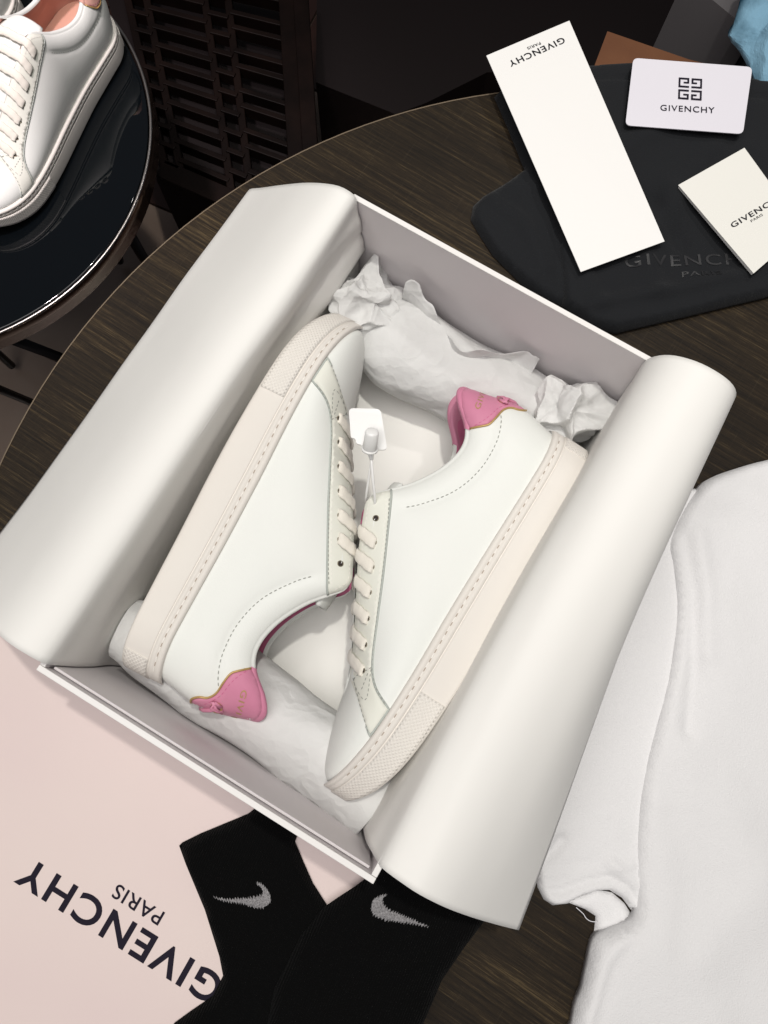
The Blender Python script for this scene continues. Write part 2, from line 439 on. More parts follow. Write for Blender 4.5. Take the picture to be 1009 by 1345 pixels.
def stitches(line, off, parent, m, dash=1.7, gap=1.1, wid=.32, hgt=.35, sides=(1,), zfun=None, name='stitching'):
    zfun = zfun or H
    L = resample(catmull(line, 10), .25)
    acc = [0.]
    for a, b in zip(L, L[1:]): acc.append(acc[-1]+np.linalg.norm(b-a))
    acc = np.array(acc); A = np.array(L); V = []; F = []
    for s in sides:
        d = 0
        while d+dash < acc[-1]:
            p = np.array([np.interp(d, acc, A[:, 0]), np.interp(d, acc, A[:, 1])])
            q = np.array([np.interp(d+dash, acc, A[:, 0]), np.interp(d+dash, acc, A[:, 1])])
            t = (q-p)/np.linalg.norm(q-p); n = np.array([-t[1], t[0]])*wid
            k = len(V)
            mid = (p+q)/2
            for c, hh in ((p, 0), (mid, 1), (q, 0)):
                for w_, h2 in ((-1, -.3), (0, 1), (1, -.3)):
                    r = c+n*w_*(1 if hh else .6)
                    z = zfun(r[0], r[1])+off+(hgt*h2 if hh else hgt*(h2*.3-.1))
                    V.append(S(r[0], r[1], z*s))
            for i in range(2):
                for j in range(2): F.append((k+i*3+j, k+i*3+j+1, k+i*3+j+4, k+i*3+j+3))
            d += dash+gap
    o = mesh(name, V, F, m, parent); o['kind'] = 'stuff'; return o
STAY = ([(92.2, 95.2)] + [tuple(p) for p in catmull([(96, 93), (112, 85), (140, 71.2), (165, 59.5), (188, 48.5), (199, 40), (205.5, 27)], 5)]
        + [(214, 27.4), (224, 27.8)] + [tuple(p) for p in catmull([(224, 27.8), (217, 37), (210, 45), (204.5, 52.4)], 4)][1:]
        + [(x, top(x)+.5) for x in (198, 190, 178, 166, 155, 144, 133, 123, 113, 109, 106, 103, 99, 95.5)])
EYES = [(113, 93.5), (126.5, 86.5), (140, 79.5), (154, 72.5), (168, 65), (182, 57.8), (195.5, 50.7)]
TAB = [(-1, 49), (3.5, 50.5), (6.5, 54.5), (8, 59.5), (11.5, 63), (18, 64.5), (24, 66), (27.5, 69.5), (31.5, 74.6),
       (27, 80.3), (21, 86.3), (16, 89.6), (11, 91.8), (6, 90.8), (3.5, 89.2), (1, 84.5), (-.4, 76), (-.9, 66)]
def make_sneaker(full_laces=False, lining=None, insole=None, tab_m=None):
    """local frame: x heel->toe, -y up from the sole, z towards the outer side"""
    root = empty('sneaker')
    tab_m = tab_m or pink; lining = lining or liner_m; insole = insole or insole_m
    # upper with padded collar roll and lining
    xs = stations(-1, 263.9, 150); rows = []
    NT = 26
    for x in xs:
        a, b = jun(x)-2.5, top(x); r = []
        rr = (2.6 if x < 92 else 2.6-2.1*min(1, (x-92)/12)) if x < 206 else .8*max(0, (216-x)/10)
        rr = max(0, min(rr, ztw(x)/2.6))
        for j in range(NT+1):
            t = math.sin(j/NT*math.pi/2)
            y = a+(b-a)*t; r.append((x, y, H(x, y)))
        z0 = H(x, b)
        for j in range(1, 7):
            th = math.pi*j/6
            r.append((x, b+rr*math.sin(th), z0-rr+rr*math.cos(th)))
        rows.append(r)
    for s in (1, -1):
        pass
    Vs = []
    for s in (1, -1): Vs.append(grid([[S(x, y, z*s) for x, y, z in r] for r in rows]))
    V, F = merge(Vs); up = mesh('upper', V, F, leather, root)
    # lining
    rows = []
    for x in stations(2, 118, 60):
        b = top(x); r = []
        rr = (2.6 if x < 92 else 1.0); rr = min(rr, ztw(x)/2.6); z0 = H(x, b)-2*rr+.2
        for j in range(13):
            y = b+.2-(b-31)*(j/12)**1.3; s_ = min(1, (b-y)/12)
            r.append((x+max(0, 1.6*(1-x/8)), y, max(.2, z0*(1-s_)+max(.2, H(x, y)-4.6)*s_)))
        rows.append(r)
    V, F = merge([grid([[S(x, y, z*s) for x, y, z in r] for r in rows]) for s in (1, -1)])
    mesh('lining', V, F, lining, root)
    # insole
    rows = [[S(x, 34+.0006*(x-60)**2*.2, (plan(x)-4)*q) for q in (-1, -.6, 0, .6, 1)] for x in stations(3, 215, 40)]
    V, F = grid(rows); ins = mesh('insole', V, F, insole, root)
    letters('GIVENCHY', gold, ins, lambda a, b: S(46-b*1000, 34.6, a*1000), .0055, .038)
    letters('PARIS', gold, ins, lambda a, b: S(57-b*1000, 34.6, a*1000), .0028, .012)
    # tongue
    rows = []
    for x in stations(84, 206, 40):
        yc = top(x)-2.6 if x > 112 else 98.2-(112-x)*.06
        yc -= max(0, (88-x))*.12
        hw = min(ztw(x)+7, 16+.45*(x-84)) if x < 112 else ztw(x)+7
        r = []
        for q in np.linspace(-1, 1, 13):
            r.append(S(x, yc-5.5*abs(q)**2.2, hw*q))
        rows.append(r)
    V, F = grid(rows); tg = mesh('tongue', V, F, leather, root)
    so = tg.modifiers.new('t', 'SOLIDIFY'); so.thickness = .0022; so.offset = 0
    # eyestay, toe overlay and heel tab
    panel2(STAY, 2.4, 1.15, 1.4, 'eyestay', leather2, root)
    for s in (1, -1):
        bk_ = [S(p[0], p[1], s*(H(p[0], p[1])+.45)) for p in resample(STAY[:36], 1.5)]
        tube('eyestay_edge', bk_, .00075, stay_edge, root, seg=6)
    panel2(TAB, 1.8, .9, 1.5, 'heel_tab', tab_m, root)
    # roll of the tab over the collar at the heel
    rows = []
    for x in stations(-.8, 32.5, 26):
        b = top(x); rr = min(2.6, ztw(x)/2.6)+.75; z0 = H(x, b)+.85; r = []
        for j in range(0, 8):
            th = math.pi*j/7
            r.append((x, b-.2+rr*1.02*math.sin(th), max(.0, z0-rr+rr*math.cos(th))))
        for dy in (2, 5, 9, 14):
            y = b-dy; s_ = min(1, dy/12)
            r.append((x+.8, y, max(.0, (z0-2*rr)*(1-s_)+(H(x, y)-3.9)*s_)))
        rows.append(r)
    V, F = merge([grid([[S(x, y, z*s) for x, y, z in r] for r in rows]) for s in (1, -1)])
    mesh('tab_roll', V, F, tab_m, root)
    low = catmull(TAB[:9], 5)
    for s in (1, -1):
        tube('tab_edge', [S(p[0], p[1]-.3, s*(H(p[0], p[1])+.75)) for p in low], .0007, gold, root, seg=6)
    # knot and ring on the tab
    def kp(x, y, h): return S(x, y, H(x, y)+h)
    ring = [kp(3.6+3.0*math.cos(a), 66+3.0*math.sin(a), 1.7) for a in np.linspace(0, 2*math.pi, 16, endpoint=False)]
    rg = tube('tab_ring', ring, .0007, gold, root, seg=6, closed=True)
    tube('tab_knot', [kp(3, 70, 1.0), kp(2.5, 67, 3.6), kp(4, 63.5, 4.4), kp(6.5, 65, 3.4), kp(5, 68.5, 2.4)], .0014, tab_m, root, flat=(1, .7))
    tube('tab_knot', [kp(4, 67, 3), kp(1.5, 63, 4.2), kp(-.6, 58, 5.0), kp(-1.0, 55, 6.5)], .0013, tab_m, root, flat=(1, .6))
    tube('tab_knot', [kp(1, 69, 2.2), kp(4, 66, 4.6), kp(7, 63, 2.6)], .0015, tab_m, root, flat=(1, .6))
    # tab letters wrap the heel
    letters('GIVENCHY', gold, root, lambda a, b: S(14.4+b*1000+(.0), 77.5-2.2*((abs(a)*1000)/22)**2*0, 0) if False else S(*TABMAP(a*1000, b*1000)), .0042, .052, name='tab_lettering')
    # stitches
    stay_back = [(97.5, 92), (112, 84), (140, 70.2), (165, 58.5), (188, 47.2), (198, 39), (204, 28)]
    ins_ = [(x+.8, y+1.2) for x, y in stay_back]
    stitches(ins_, 1.35, root, stitch_m, sides=(1, -1))
    stitches([(x+1.5, y+2.8) for x, y in stay_back[:-1]], 1.3, root, stitch_w, sides=(1,), wid=.22, hgt=.2)
    stitches([(x, top(x)-1.7) for x in (97, 103, 106, 109, 113, 123, 133, 144, 155, 166, 178, 190, 201)], 1.35, root, stitch_w, sides=(1,), wid=.25, hgt=.25)
    stitches([(8, 68.5), (12, 65), (20, 59.5), (33, 55.6), (52, 55.4), (72, 61.3), (90, 74), (99, 83.2)], .75, root, stitch_m, sides=(1, -1), dash=1.9, gap=1.3)
    stitches([(222.5, 30), (215.5, 38.5), (208.5, 46), (202.5, 52)], 1.35, root, stitch_m, sides=(1, -1), wid=.25, hgt=.25)
    stitches([(191, 47.5), (203, 51.2), (208.5, 40.5), (191, 47.5)], 1.35, root, stitch_m, sides=(1,), wid=.22, hgt=.22)
    stitches([(195, 47.3), (206, 45)], 1.35, root, stitch_m, sides=(1,), wid=.22, hgt=.22)
    stitches([(29, 73), (24, 70.2), (18, 67.9), (12, 66.2), (7, 62.2), (3, 57.6)], 1.0, root, liner_m, sides=(1,), wid=.25, hgt=.2)
    # eyelets and laces
    for k, (ex, ey) in enumerate(EYES):
        for s in (1, -1):
            h = H(ex, ey)+1.2
            rg = [S(ex+1.7*math.cos(a), ey+1.7*math.sin(a), s*(H(ex+1.7*math.cos(a), ey+1.7*math.sin(a))+1.25)) for a in np.linspace(0, 2*math.pi, 14, endpoint=False)]
            e = tube('eyelet', rg, .00033, eyehole, root, seg=6, closed=True)
            dv = [S(ex, ey, s*(h+.25))]+[S(ex+1.6*math.cos(a), ey+1.6*math.sin(a), s*(H(ex+1.6*math.cos(a), ey+1.6*math.sin(a))+1.25)) for a in np.linspace(0, 2*math.pi, 14, endpoint=False)]
            mesh('eyelet_hole', dv, [(0, i+1, (i+1) % 14+1) for i in range(14)], dark_hole, e)
        if k == 0 and not full_laces: continue
        tx, ty = ex-1.4, top(ex-1.4)
        zt = ztw(ex)
        dx = random.uniform(-1.2, 1.2)
        pts = []
        for s in (1, -1):
            q = [(ex+.9, ey-1.2, H(ex, ey)-2.2), (ex+.5, ey-.3, H(ex, ey)+2.0), (ex-.9, (ey+ty)/2+1.2, (H(ex, ey)+zt)/2+3.4),
                 (tx-.5, ty+1.4, zt+2.0), (tx-1.8+dx, ty+1.7, zt*.5)]
            q = [(x, y, z*s) for x, y, z in q]
            pts += q if s == 1 else q[::-1]
        mid = (tx-2.6+dx, ty+1.9, 0)
        pts = pts[:5]+[mid]+pts[5:]
        L = catmull(pts, 6)
        W_ = []
        nL = len(L)
        for i in range(nL):
            u = min(i, nL-1-i)/(nL/2); W_.append(.0040*(.42+.58*min(1, u*4)**.8)*(1+.06*math.sin(i*1.3+k)))
        P3 = [Vector(S(*p)) for p in L]
        # ribbon width runs along the shoe
        tube('lace', P3, W_, lace_m, root, seg=10, flat=(1, .32), side=Vector((1, .53, 0)).normalized())
    # sole
    def sole_half(x, y): return plan(x, 3.6)
    rows = []
    x0, x1 = -4.4, 267.4
    prof = [(.0, .3, -1.6), (0, .9, -.6), (0, 2.2, 0), (.35, 0, .1), (.78, 0, 0), (.655, 0, 0)]
    for x in stations(x0, x1, 130):
        a = float(np.interp(x, *SOLEB)); b = jun(x)-.2; w_ = plan(x, 3.6); r = [(x, a, 0), (x, a, w_*.6), (x, a, max(0, w_-1.8))]
        h = b-a
        for fy, dz in ((.02, -.9), (.05, -.25), (.09, 0), (.35, .15), (.655, .1), (.662, .05), (.668, -.95), (.694, -.95), (.700, 0), (.80, -.05), (.815, -.45), (.865, -.5), (.88, -.05), (.95, -.25), (.985, -.9), (1.0, -2.2), (1.01, -5)):
            r.append((x, a+h*fy, max(0, w_+dz*min(1, w_/12))))
        rows.append(r)
    V, F = merge([grid([[(p[0]/1000, -p[1]/1000, p[2]*s/1000) for p in r] for r in rows]) for s in (1, -1)])
    sole = mesh('sole', V, F, rubber, root)
    # textured toe and heel bumpers standing 0.7 mm proud of the sole
    def band(xa, xb, fa, fb, name, off=.7):
        rows = []
        for x in [xa+(xb-xa)*i/60 for i in range(61)]:
            a = float(np.interp(x, *SOLEB)); b = jun(x)-.2; h = b-a; w_ = plan(x, 3.6)
            o_ = off; r = [(x, a+h*fa, max(0, w_-.6))]
            xx = x+(off if x > 240 else (-off if x < 10 else 0))*min(1, abs(x-250)/18 if x > 240 else 1)
            for f in np.linspace(fa+.004, fb-.004, 7): r.append((xx, a+h*f, max(0, w_+.12+o_*min(1, w_/14))))
            r.append((x, a+h*fb, max(0, w_-.6)))
            rows.append(r)
        parts = []
        for s in (1, -1):
            parts.append(grid([[(p[0]/1000, -p[1]/1000, p[2]*s/1000) for p in r] for r in rows]))
        for s in (1, -1):   # end cap where the bumper starts
            e = rows[0] if xa < 150 and False else (rows[0] if xb > 200 else rows[-1])
            x = e[0][0]
            V = [(p[0]/1000, -p[1]/1000, p[2]*s/1000) for p in e]+[(p[0]/1000, -p[1]/1000, (p[2]-2)*s/1000) for p in e]
            n = len(e); parts.append((V, [(i, i+1, n+i+1, n+i) for i in range(n-1)]))
        V, F = merge(parts); return mesh(name, V, F, rubber_tex, sole)
    band(187, 267.9, .06, .66, 'toe_bumper')
    band(-4.9, 9, .06, .66, 'heel_bumper', .5)
    zs_ = lambda x, y: plan(x, 3.6)
    def chan(x): a = float(np.interp(x, *SOLEB)); return (x, a+(jun(x)-.2-a)*.84)
    line = [chan(x) for x in np.linspace(3, 255, 60)]
    stitches(line, -.15, root, stitch_w, dash=3.6, gap=2.6, wid=.42, hgt=.4, zfun=zs_, sides=(1, -1), name='sole_stitching')
    stitches([chan(x) for x in np.linspace(6.1, 255, 60)], -.25, root, stitch_d, dash=3.6, gap=2.6, wid=.34, hgt=.35, zfun=zs_, sides=(1, -1), name='sole_stitch_holes')
    return root
def TABMAP(a, b):
    "tab lettering: a runs round the heel (0 at the back), b towards the collar"
    s = 1 if a < 0 else -1
    d = abs(a); x = max(-.6, -1+d*.80-1); x = min(x, 30)
    # follow the tab a little below its upper edge
    y = min(top(max(x, 0))-5.5, 79.5)+b*.9+min(0, (7-x))*.15
    xx = x+0.0
    return (xx, y, (H(xx, y)+1.15)*s)

def copy_tree(o, parent=None):
    c = o.copy(); C.objects.link(c); c.parent = parent
    for ch in o.children: copy_tree(ch, c)
    return c

# ------------------------------------------------------------------ setting
fl = box('floor', (0, 0, -.76), (5, 5, .04), floor_m); kind(fl)
def quad_tile(pts, z, h, m, parent, name):
    P = [at(x, y, z) for x, y in pts]; bm = bmesh.new()
    a = [bm.verts.new(p) for p in P]; b = [bm.verts.new(p-Vector((0, 0, h))) for p in P]
    n = len(P); bm.faces.new(a); bm.faces.new(b[::-1])
    for i in range(n): bm.faces.new((a[i], b[i], b[(i+1) % n], a[(i+1) % n]))
    return from_bm(name, bm, m, parent)
# marble tiles: a grid turned with the room
TA = math.radians(-24)
for i in range(-6, 7):
    for j in range(-6, 7):
        s = .34
        x, y = i*s*math.cos(TA)-j*s*math.sin(TA)-.05, i*s*math.sin(TA)+j*s*math.cos(TA)+.02
        if abs(x) > 1.3 or abs(y-.4) > 1.1: continue
        mt_ = tile_shade
        for (u_, v_) in ((445, 155), (225, 300), (30, 500), (210, 345)):  # spots of lit floor; their tiles take the paler colour
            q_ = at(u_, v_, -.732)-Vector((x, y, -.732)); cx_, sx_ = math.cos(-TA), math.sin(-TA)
            if abs(cx_*q_.x-sx_*q_.y) < s/2 and abs(sx_*q_.x+cx_*q_.y) < s/2: mt_ = tile_lit
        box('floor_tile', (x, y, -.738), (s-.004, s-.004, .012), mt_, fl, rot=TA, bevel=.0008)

# lattice screen
lat = empty('lattice_screen', (0, 0, 0)); tag(lat, 'dark wooden lattice screen of short and long slats behind the round tables', 'screen')
LZ = -.42
q00, q10, q01, q11 = [at(*p, LZ) for p in ((150, -60), (379, -10), (213, 221), (398, 302))]
def LP(u, v, dz=0):
    a = q00+(q10-q00)*u; b = q01+(q11-q01)*u; p = a+(b-a)*v; return Vector((p.x, p.y, LZ+dz))
def bar(u0, v0, u1, v1, wd, name='slat', dz=0, h=.02):
    a, b = LP(u0, v0), LP(u1, v1); d = b-a
    box(name, (a+b)/2+Vector((0, 0, dz-h/2)), (d.length, wd, h), lattice_m, lat, rot=math.atan2(d.y, d.x), bevel=.0012)
bar(-.02, 1, 1.03, 1, .028, 'frame_rail'); bar(1, -.0, 1, 1.02, .03, 'frame_rail', dz=.004)
bar(1.07, -.05, 1.09, 1.05, .022, 'frame_rail', dz=.012)
bar(-.3, 0, 1.03, 0, .028, 'frame_rail')
for u in (.02, .14, .50, .64): bar(u, .01, u, .985, .011, 'slat', dz=-.002)
for k in range(11):
    v = .05+k*.087
    bar(.145, v, .495, v, .008); bar(.03, v+.04, .135, v+.04, .007)
    bar(.51, v+.04, .63, v+.04, .008, dz=.001)
    bar(.645, v-.01+.02*(k % 2), .985, v-.01+.02*(k % 2), .008)
quad_tile([(120, -80), (392, -30), (404, 300), (205, 235)], LZ-.07, .243, blackbrown, lat, 'back_board')

# low furniture beyond the table
cab = empty('low_cabinet', (0, 0, 0)); tag(cab, 'black low cabinet in the shadow beyond the table', 'cabinet')
quad_tile([(417, -60), (905, -60), (1000, 34), (1000, 90), (830, 92), (640, 95), (560, 135), (520, 150), (415, 108)], -.50, .233, blackbrown, cab, 'body')
bm_ = quad_tile([(798, 41), (905, 78), (960, 92), (1010, 150), (760, 150), (781, 86)], -.30, .433, brown_m, None, 'tan_stool')
tag(bm_, 'tan brown leather stool corner showing between the bookmark and the logo card', 'stool')
g_ = quad_tile([(900, -30), (920, -60), (1250, -60), (1250, 170), (1070, 120), (1003, 20), (994, 38), (975, 32)], -.28, .453, grey_m, None, 'grey_shelf')
tag(g_, 'grey shelf board at the top right beside the blue denim', 'shelf')

# ------------------------------------------------------------------ wooden table
tbl = empty('round_table', (.1829, -.1016, -.72)); tag(tbl, 'dark brushed wood round table carrying the open shoe box', 'table')
TR_ = .4817
tt = cyl('tabletop', (0, 0, .72-.014), TR_, .028, wood_m, tbl, seg=160, bevel=.0012)
bmr = [(TR_*math.cos(a), TR_*math.sin(a), .7194) for a in np.linspace(0, 2*math.pi, 160, endpoint=False)]
tube('edge_trim', bmr, .0007, edge_wood, tbl, seg=6, closed=True)
cyl('pedestal', (0, 0, .37), .045, .66, black_metal, tbl)
cyl('foot', (0, 0, .02), .20, .03, black_metal, tbl, bevel=.004)

# ------------------------------------------------------------------ glass side table
GX, GY, GZ, GR = -.478, .462, -.18, .2455
gt = empty('side_table', (GX, GY, -.72)); tag(gt, 'round black glass side table with bronze rim and thin legs', 'table')
h0 = GZ+.72
cyl('glass_top', (0, 0, h0-.004), GR-.004, .008, glass_black, gt, seg=128, bevel=.0015)
rim = [((GR-.0012)*math.cos(a), (GR-.0012)*math.sin(a), h0-.0005) for a in np.linspace(0, 2*math.pi, 128, endpoint=False)]
tube('rim', rim, .0016, mat('polished_rim', (.40, .38, .36), .35, metal=1), gt, seg=8, closed=True)
V = []; F = []
for i in range(128):
    a = 2*math.pi*i/128
    for r_, z_ in ((GR+.0005, h0-.002), (GR+.001, h0-.026), (GR-.002, h0-.027), (GR-.003, h0-.01)): V.append((r_*math.cos(a), r_*math.sin(a), z_))
for i in range(128):
    j = (i+1) % 128
    for k in range(3): F.append((i*4+k, j*4+k, j*4+k+1, i*4+k+1))
mesh('side_band', V, F, chrome, gt)
for a in (-70, -20, 50, 110, 170, 235):
    a = math.radians(a); tube('leg', [(GR*.9*math.cos(a), GR*.9*math.sin(a), h0-.02), (GR*.62*math.cos(a+.5), GR*.62*math.sin(a+.5), .005)], .0065, black_metal, gt)

# ------------------------------------------------------------------ shoe box
W2, L2, HB = .2173/2, .17, .12
def B2W(x, y): c, s = math.cos(BYAW), math.sin(BYAW); return (c*x-s*y, s*x+c*y)
sb = empty('shoe_box', (0, 0, 0), BYAW); tag(sb, 'open white rectangular shoe box without its lid, holding two sneakers', 'box')
T_ = .0028
box('base', (0, 0, .0022), (2*W2-.001, 2*L2-.001, .0028), card_in, sb)
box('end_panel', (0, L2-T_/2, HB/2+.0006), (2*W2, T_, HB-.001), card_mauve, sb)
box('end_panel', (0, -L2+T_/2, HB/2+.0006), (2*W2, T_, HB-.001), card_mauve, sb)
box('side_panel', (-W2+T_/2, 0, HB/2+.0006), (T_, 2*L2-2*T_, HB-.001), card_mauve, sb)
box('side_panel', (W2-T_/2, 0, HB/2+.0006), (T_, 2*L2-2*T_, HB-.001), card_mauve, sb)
box('rim_edge', (0, L2-T_/2, HB+.0008), (2*W2+.0006, T_+.0006, .0014), card_in, sb, bevel=.0004)
box('rim_edge', (0, -L2+T_/2, HB+.0008), (2*W2+.0006, T_+.0006, .0014), card_in, sb, bevel=.0004)
box('rim_edge', (-W2+T_/2, 0, HB+.0008), (T_+.0006, 2*L2-2*T_-.001, .0014), card_in, sb, bevel=.0004)
box('rim_edge', (W2-T_/2, 0, HB+.0008), (T_+.0006, 2*L2-2*T_-.001, .0014), card_in, sb, bevel=.0004)
# folded inner flaps standing a little off the walls
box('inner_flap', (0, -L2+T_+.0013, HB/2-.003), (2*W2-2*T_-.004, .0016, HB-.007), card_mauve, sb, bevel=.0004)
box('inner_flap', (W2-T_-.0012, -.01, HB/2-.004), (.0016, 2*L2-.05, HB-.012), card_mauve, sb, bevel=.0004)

# ------------------------------------------------------------------ lining sheet (one long coated sheet, both ends folded out)
def ruled(pa, pb, ya, yb, n=60, m_=90, wob=None):
    A = np.array(catmull(pa, 12)); Bb = np.array(catmull(pb, 12))
    def res(P, n):
        d = np.r_[0, np.cumsum(np.hypot(*np.diff(P, axis=0).T))]; s = np.linspace(0, d[-1], n)
        return np.c_[np.interp(s, d, P[:, 0]), np.interp(s, d, P[:, 1])]
    A = res(A, n); Bb = res(Bb, n); rows = []
    for j in range(m_+1):
        v = j/m_
        P = A*(1-v)+Bb*v; r = []
        for i in range(n):
            y0 = ya*(1-v)+yb*v
            x, z = P[i]; dx, dz = wob(i/(n-1), v) if wob else (0, 0)
            r.append((x+dx, y0, z+dz))
        rows.append(r)
    return grid(rows)
sheet_o = empty('lining_paper', (0, 0, 0), BYAW)
tag(sheet_o, 'stiff white lining paper with both ends curled out over the long sides of the box', 'paper')
w0 = W2-T_-.0012
def wobL(u, v):   # gentle creases where the sheet enters the box
    k = math.exp(-((u-.34)/.16)**2)*math.exp(-((v-.0)/.25)**2)
    a = .0030*k*math.sin(u*24+v*6)
    for u0, sl, am in ((.27, .16, .0030), (.34, .22, -.0026), (.40, .30, .0018)):
        a += am*math.exp(-abs(u-u0-sl*v)/.022)*math.exp(-(v/.30)**2)
    return (a+.0010*math.sin(v*7+u*3), .0012*math.sin(v*5+u*4)+.0014*k*math.sin(u*16+1)+.0005*math.sin(u*9+v*23)*math.sin(v*5))
lt = [(-w0+.004, .004), (-w0+.0, .030), (-w0+.001, .062), (-w0+.0006, .09), (-w0+.001, .110), (-w0-.0005, .1232), (-.1095, .1275), (-.121, .1265), (-.141, .1135), (-.162, .0955), (-.184, .0750), (-.1945, .0655), (-.1985, .0575)]
lb = [(-w0+.005, .004), (-w0+.002, .030), (-w0+.003, .062), (-w0+.0025, .09), (-w0+.001, .110), (-w0-.0005, .1235), (-.1095, .1285), (-.124, .1300), (-.141, .122), (-.163, .103), (-.186, .080), (-.199, .066)]
V, F = ruled(lt, lb, .166, -.164, wob=wobL)
pl_ = mesh('left_flap', V, F, paper, sheet_o)
def wobR(u, v): return (.0008*math.sin(v*6+u*2), .0010*math.sin(v*4+u*5))
rt = [(w0-.004, .004), (w0-.001, .04), (w0-.004, .09), (w0-.0065, .118), (w0-.004, .132), (.108, .143), (.120, .1495), (.133, .1505), (.144, .147), (.151, .138), (.153, .124), (.150, .108)]
rb = [(w0-.010, .004), (w0-.0095, .05), (w0-.0070, .088), (w0-.0025, .108), (w0+.0016, .1232), (.111, .1276), (.119, .1298), (.130, .1305), (.146, .1235), (.163, .110), (.180, .0935), (.192, .081), (.2015, .0705)]
V, F = ruled(rt, rb, .166, -.160, wob=wobR)
pr_ = mesh('right_flap', V, F, paper, sheet_o)
fr = [[(x, y, .0052+.0006*math.sin(x*40+y*9)) for x in np.linspace(-w0+.004, w0-.004, 30)] for y in np.linspace(-.145, .164, 30)]
V, F = grid(fr); pf_ = mesh('floor_sheet', V, F, paper, sheet_o)
for o in (pl_, pr_, pf_):
    md = o.modifiers.new('t', 'SOLIDIFY'); md.thickness = .00035; md.offset = 0

# ------------------------------------------------------------------ tissue
def crumple(p, f, seed=0, n=7, stretch=None):
    q = Vector(p)+Vector((seed*.37, seed*.61, seed*.23))
    if stretch is not None:
        ax, k = stretch; q = q-ax*(q.dot(ax)*(1-k))
    q = q+Vector((noise.noise(q*f*.6), noise.noise(q*f*.6+Vector((5, 1, 2))), noise.noise(q*f*.6+Vector((9, 3, 7)))))*(.45/f)
    a = noise.voronoi(q*f)[0]; b = noise.voronoi(q*f*2.3+Vector((3, 1, 4)))[0]
    return (a[0]-.45)*1.4+(b[0]-.45)*.32
def stuffed(name, path, rads, m, amp, freq, squash=.9, seg=90, along=200, seed=1, zmin=.0062, gather=None):
    P = catmull(path, 20); R_ = [float(v[0]) for v in catmull([(r,) for r in rads], 20)]
    d = np.r_[0, np.cumsum([np.linalg.norm(b-a) for a, b in zip(P, P[1:])])]
    s = np.linspace(0, d[-1], along); A = np.array(P); rows = []
    for k, q in enumerate(s):
        c = Vector([float(np.interp(q, d, A[:, i])) for i in range(3)]); r = float(np.interp(q, d, R_))
        q2 = min(q+.002, d[-1]); q1 = q2-.002
        t = Vector([float(np.interp(q2, d, A[:, i])-np.interp(q1, d, A[:, i])) for i in range(3)]).normalized()
        sd = t.cross(Vector((0, 0, 1))).normalized(); row = []
        for j in range(seg+1):
            th = 2*math.pi*(j % seg)/seg
            dv = sd*math.cos(th)+Vector((0, 0, 1))*math.sin(th)*squash
            p = c+dv*r
            u = k/(along-1); e = amp*(1+2.0*math.exp(-(u/.08)**2)+2.0*math.exp(-((1-u)/.08)**2) if gather else amp/amp)
            p = p+dv*e*crumple(p, freq, seed, stretch=(AX, .45))
            p.z = max(p.z, zmin+.0004*math.sin(j))
            row.append(tuple(p))
        rows.append(row)
    V, F = grid(rows)
    n = seg+1; F.append(tuple(range(seg))[::-1]); F.append(tuple((along-1)*n+j for j in range(seg)))
    return mesh(name, V, F, m, None)
def bx(x, y, z): a, b = B2W(x, y); return (a, b, z)
AX = Vector((math.cos(BYAW), math.sin(BYAW), 0))
t1 = stuffed('tissue_roll', [bx(-.085, .136, .038), bx(-.05, .131, .036), bx(0, .133, .030), bx(.05, .135, .030), bx(.088, .137, .036)], [.021, .032, .031, .029, .018], tissue, .0055, 30, seed=3, gather=True)
tag(t1, 'puffed white tissue paper roll filling the far end of the box behind the pink heel', 'tissue paper')
t2 = stuffed('tissue_roll', [bx(-.0985, -.137, .052), bx(-.080, -.135, .042), bx(-.03, -.134, .034), bx(.03, -.136, .034), bx(.097, -.146, .046)], [.020, .026, .028, .028, .024], tissue, .0050, 24, seed=9, gather=False)
tag(t2, 'soft grey-white tissue paper roll along the near end of the box under the shoe heel', 'tissue paper')
def wad(name, c, r, seed, sx=1, sy=1, sz=.8, amp=.011, fr=46, sub=6, m=None):
    bm = bmesh.new(); bmesh.ops.create_icosphere(bm, subdivisions=sub, radius=1)
    for v in bm.verts:
        p = Vector((v.co.x*sx, v.co.y*sy, v.co.z*sz))*r
        n_ = v.co.normalized()
        h = crumple(p, fr, seed)
        g = Vector((crumple(p, fr*.8, seed+11), crumple(p, fr*.8, seed+17), crumple(p, fr*.8, seed+23)))
        p = p+n_*amp*h+g*amp*.55+Vector(c); p.z = max(p.z, .0058) if c[2] > 0 else p.z; v.co = p
    return from_bm(name, bm, m or tissue, None, smooth=False)
wa = wad('tissue_wad', bx(-.082, .136, .052), .023, 2, 1.05, .9, .9, amp=.017, fr=56)
tag(wa, 'crumpled tissue paper wad in the far left corner of the box by the textured toe', 'tissue paper')
wb = wad('tissue_wad', bx(.074, .138, .050), .021, 6, 1.2, .85, .9, amp=.017, fr=54)
tag(wb, 'crumpled tissue paper wad in the far right corner of the box above the shoe heel', 'tissue paper')
# torn sheet edge standing behind the roll
rows = []
for i in range(121):
    u = i/120; x = -.062+.105*u
    base = .150-.012*math.sin(math.pi*u); row = []
    for j in range(22):
        v = j/21
        p = Vector(bx(x, base+.006*math.sin(u*9)*v+.006*v, 030e-3+(.033+.004*math.sin(u*13)+.003*math.sin(u*31)+.010*math.exp(-(u/.2)**2))*v))
        q = crumple(p, 34, 17)*.006
        row.append(tuple(p+Vector((q*.5, q, q*.2))))
    rows.append(row)
V, F = grid(rows); ts = mesh('tissue_sheet', V, F, tissue); md = ts.modifiers.new('t', 'SOLIDIFY'); md.thickness = .00015
tag(ts, 'thin tissue sheet edge standing up behind the tissue roll at the far wall', 'tissue paper')

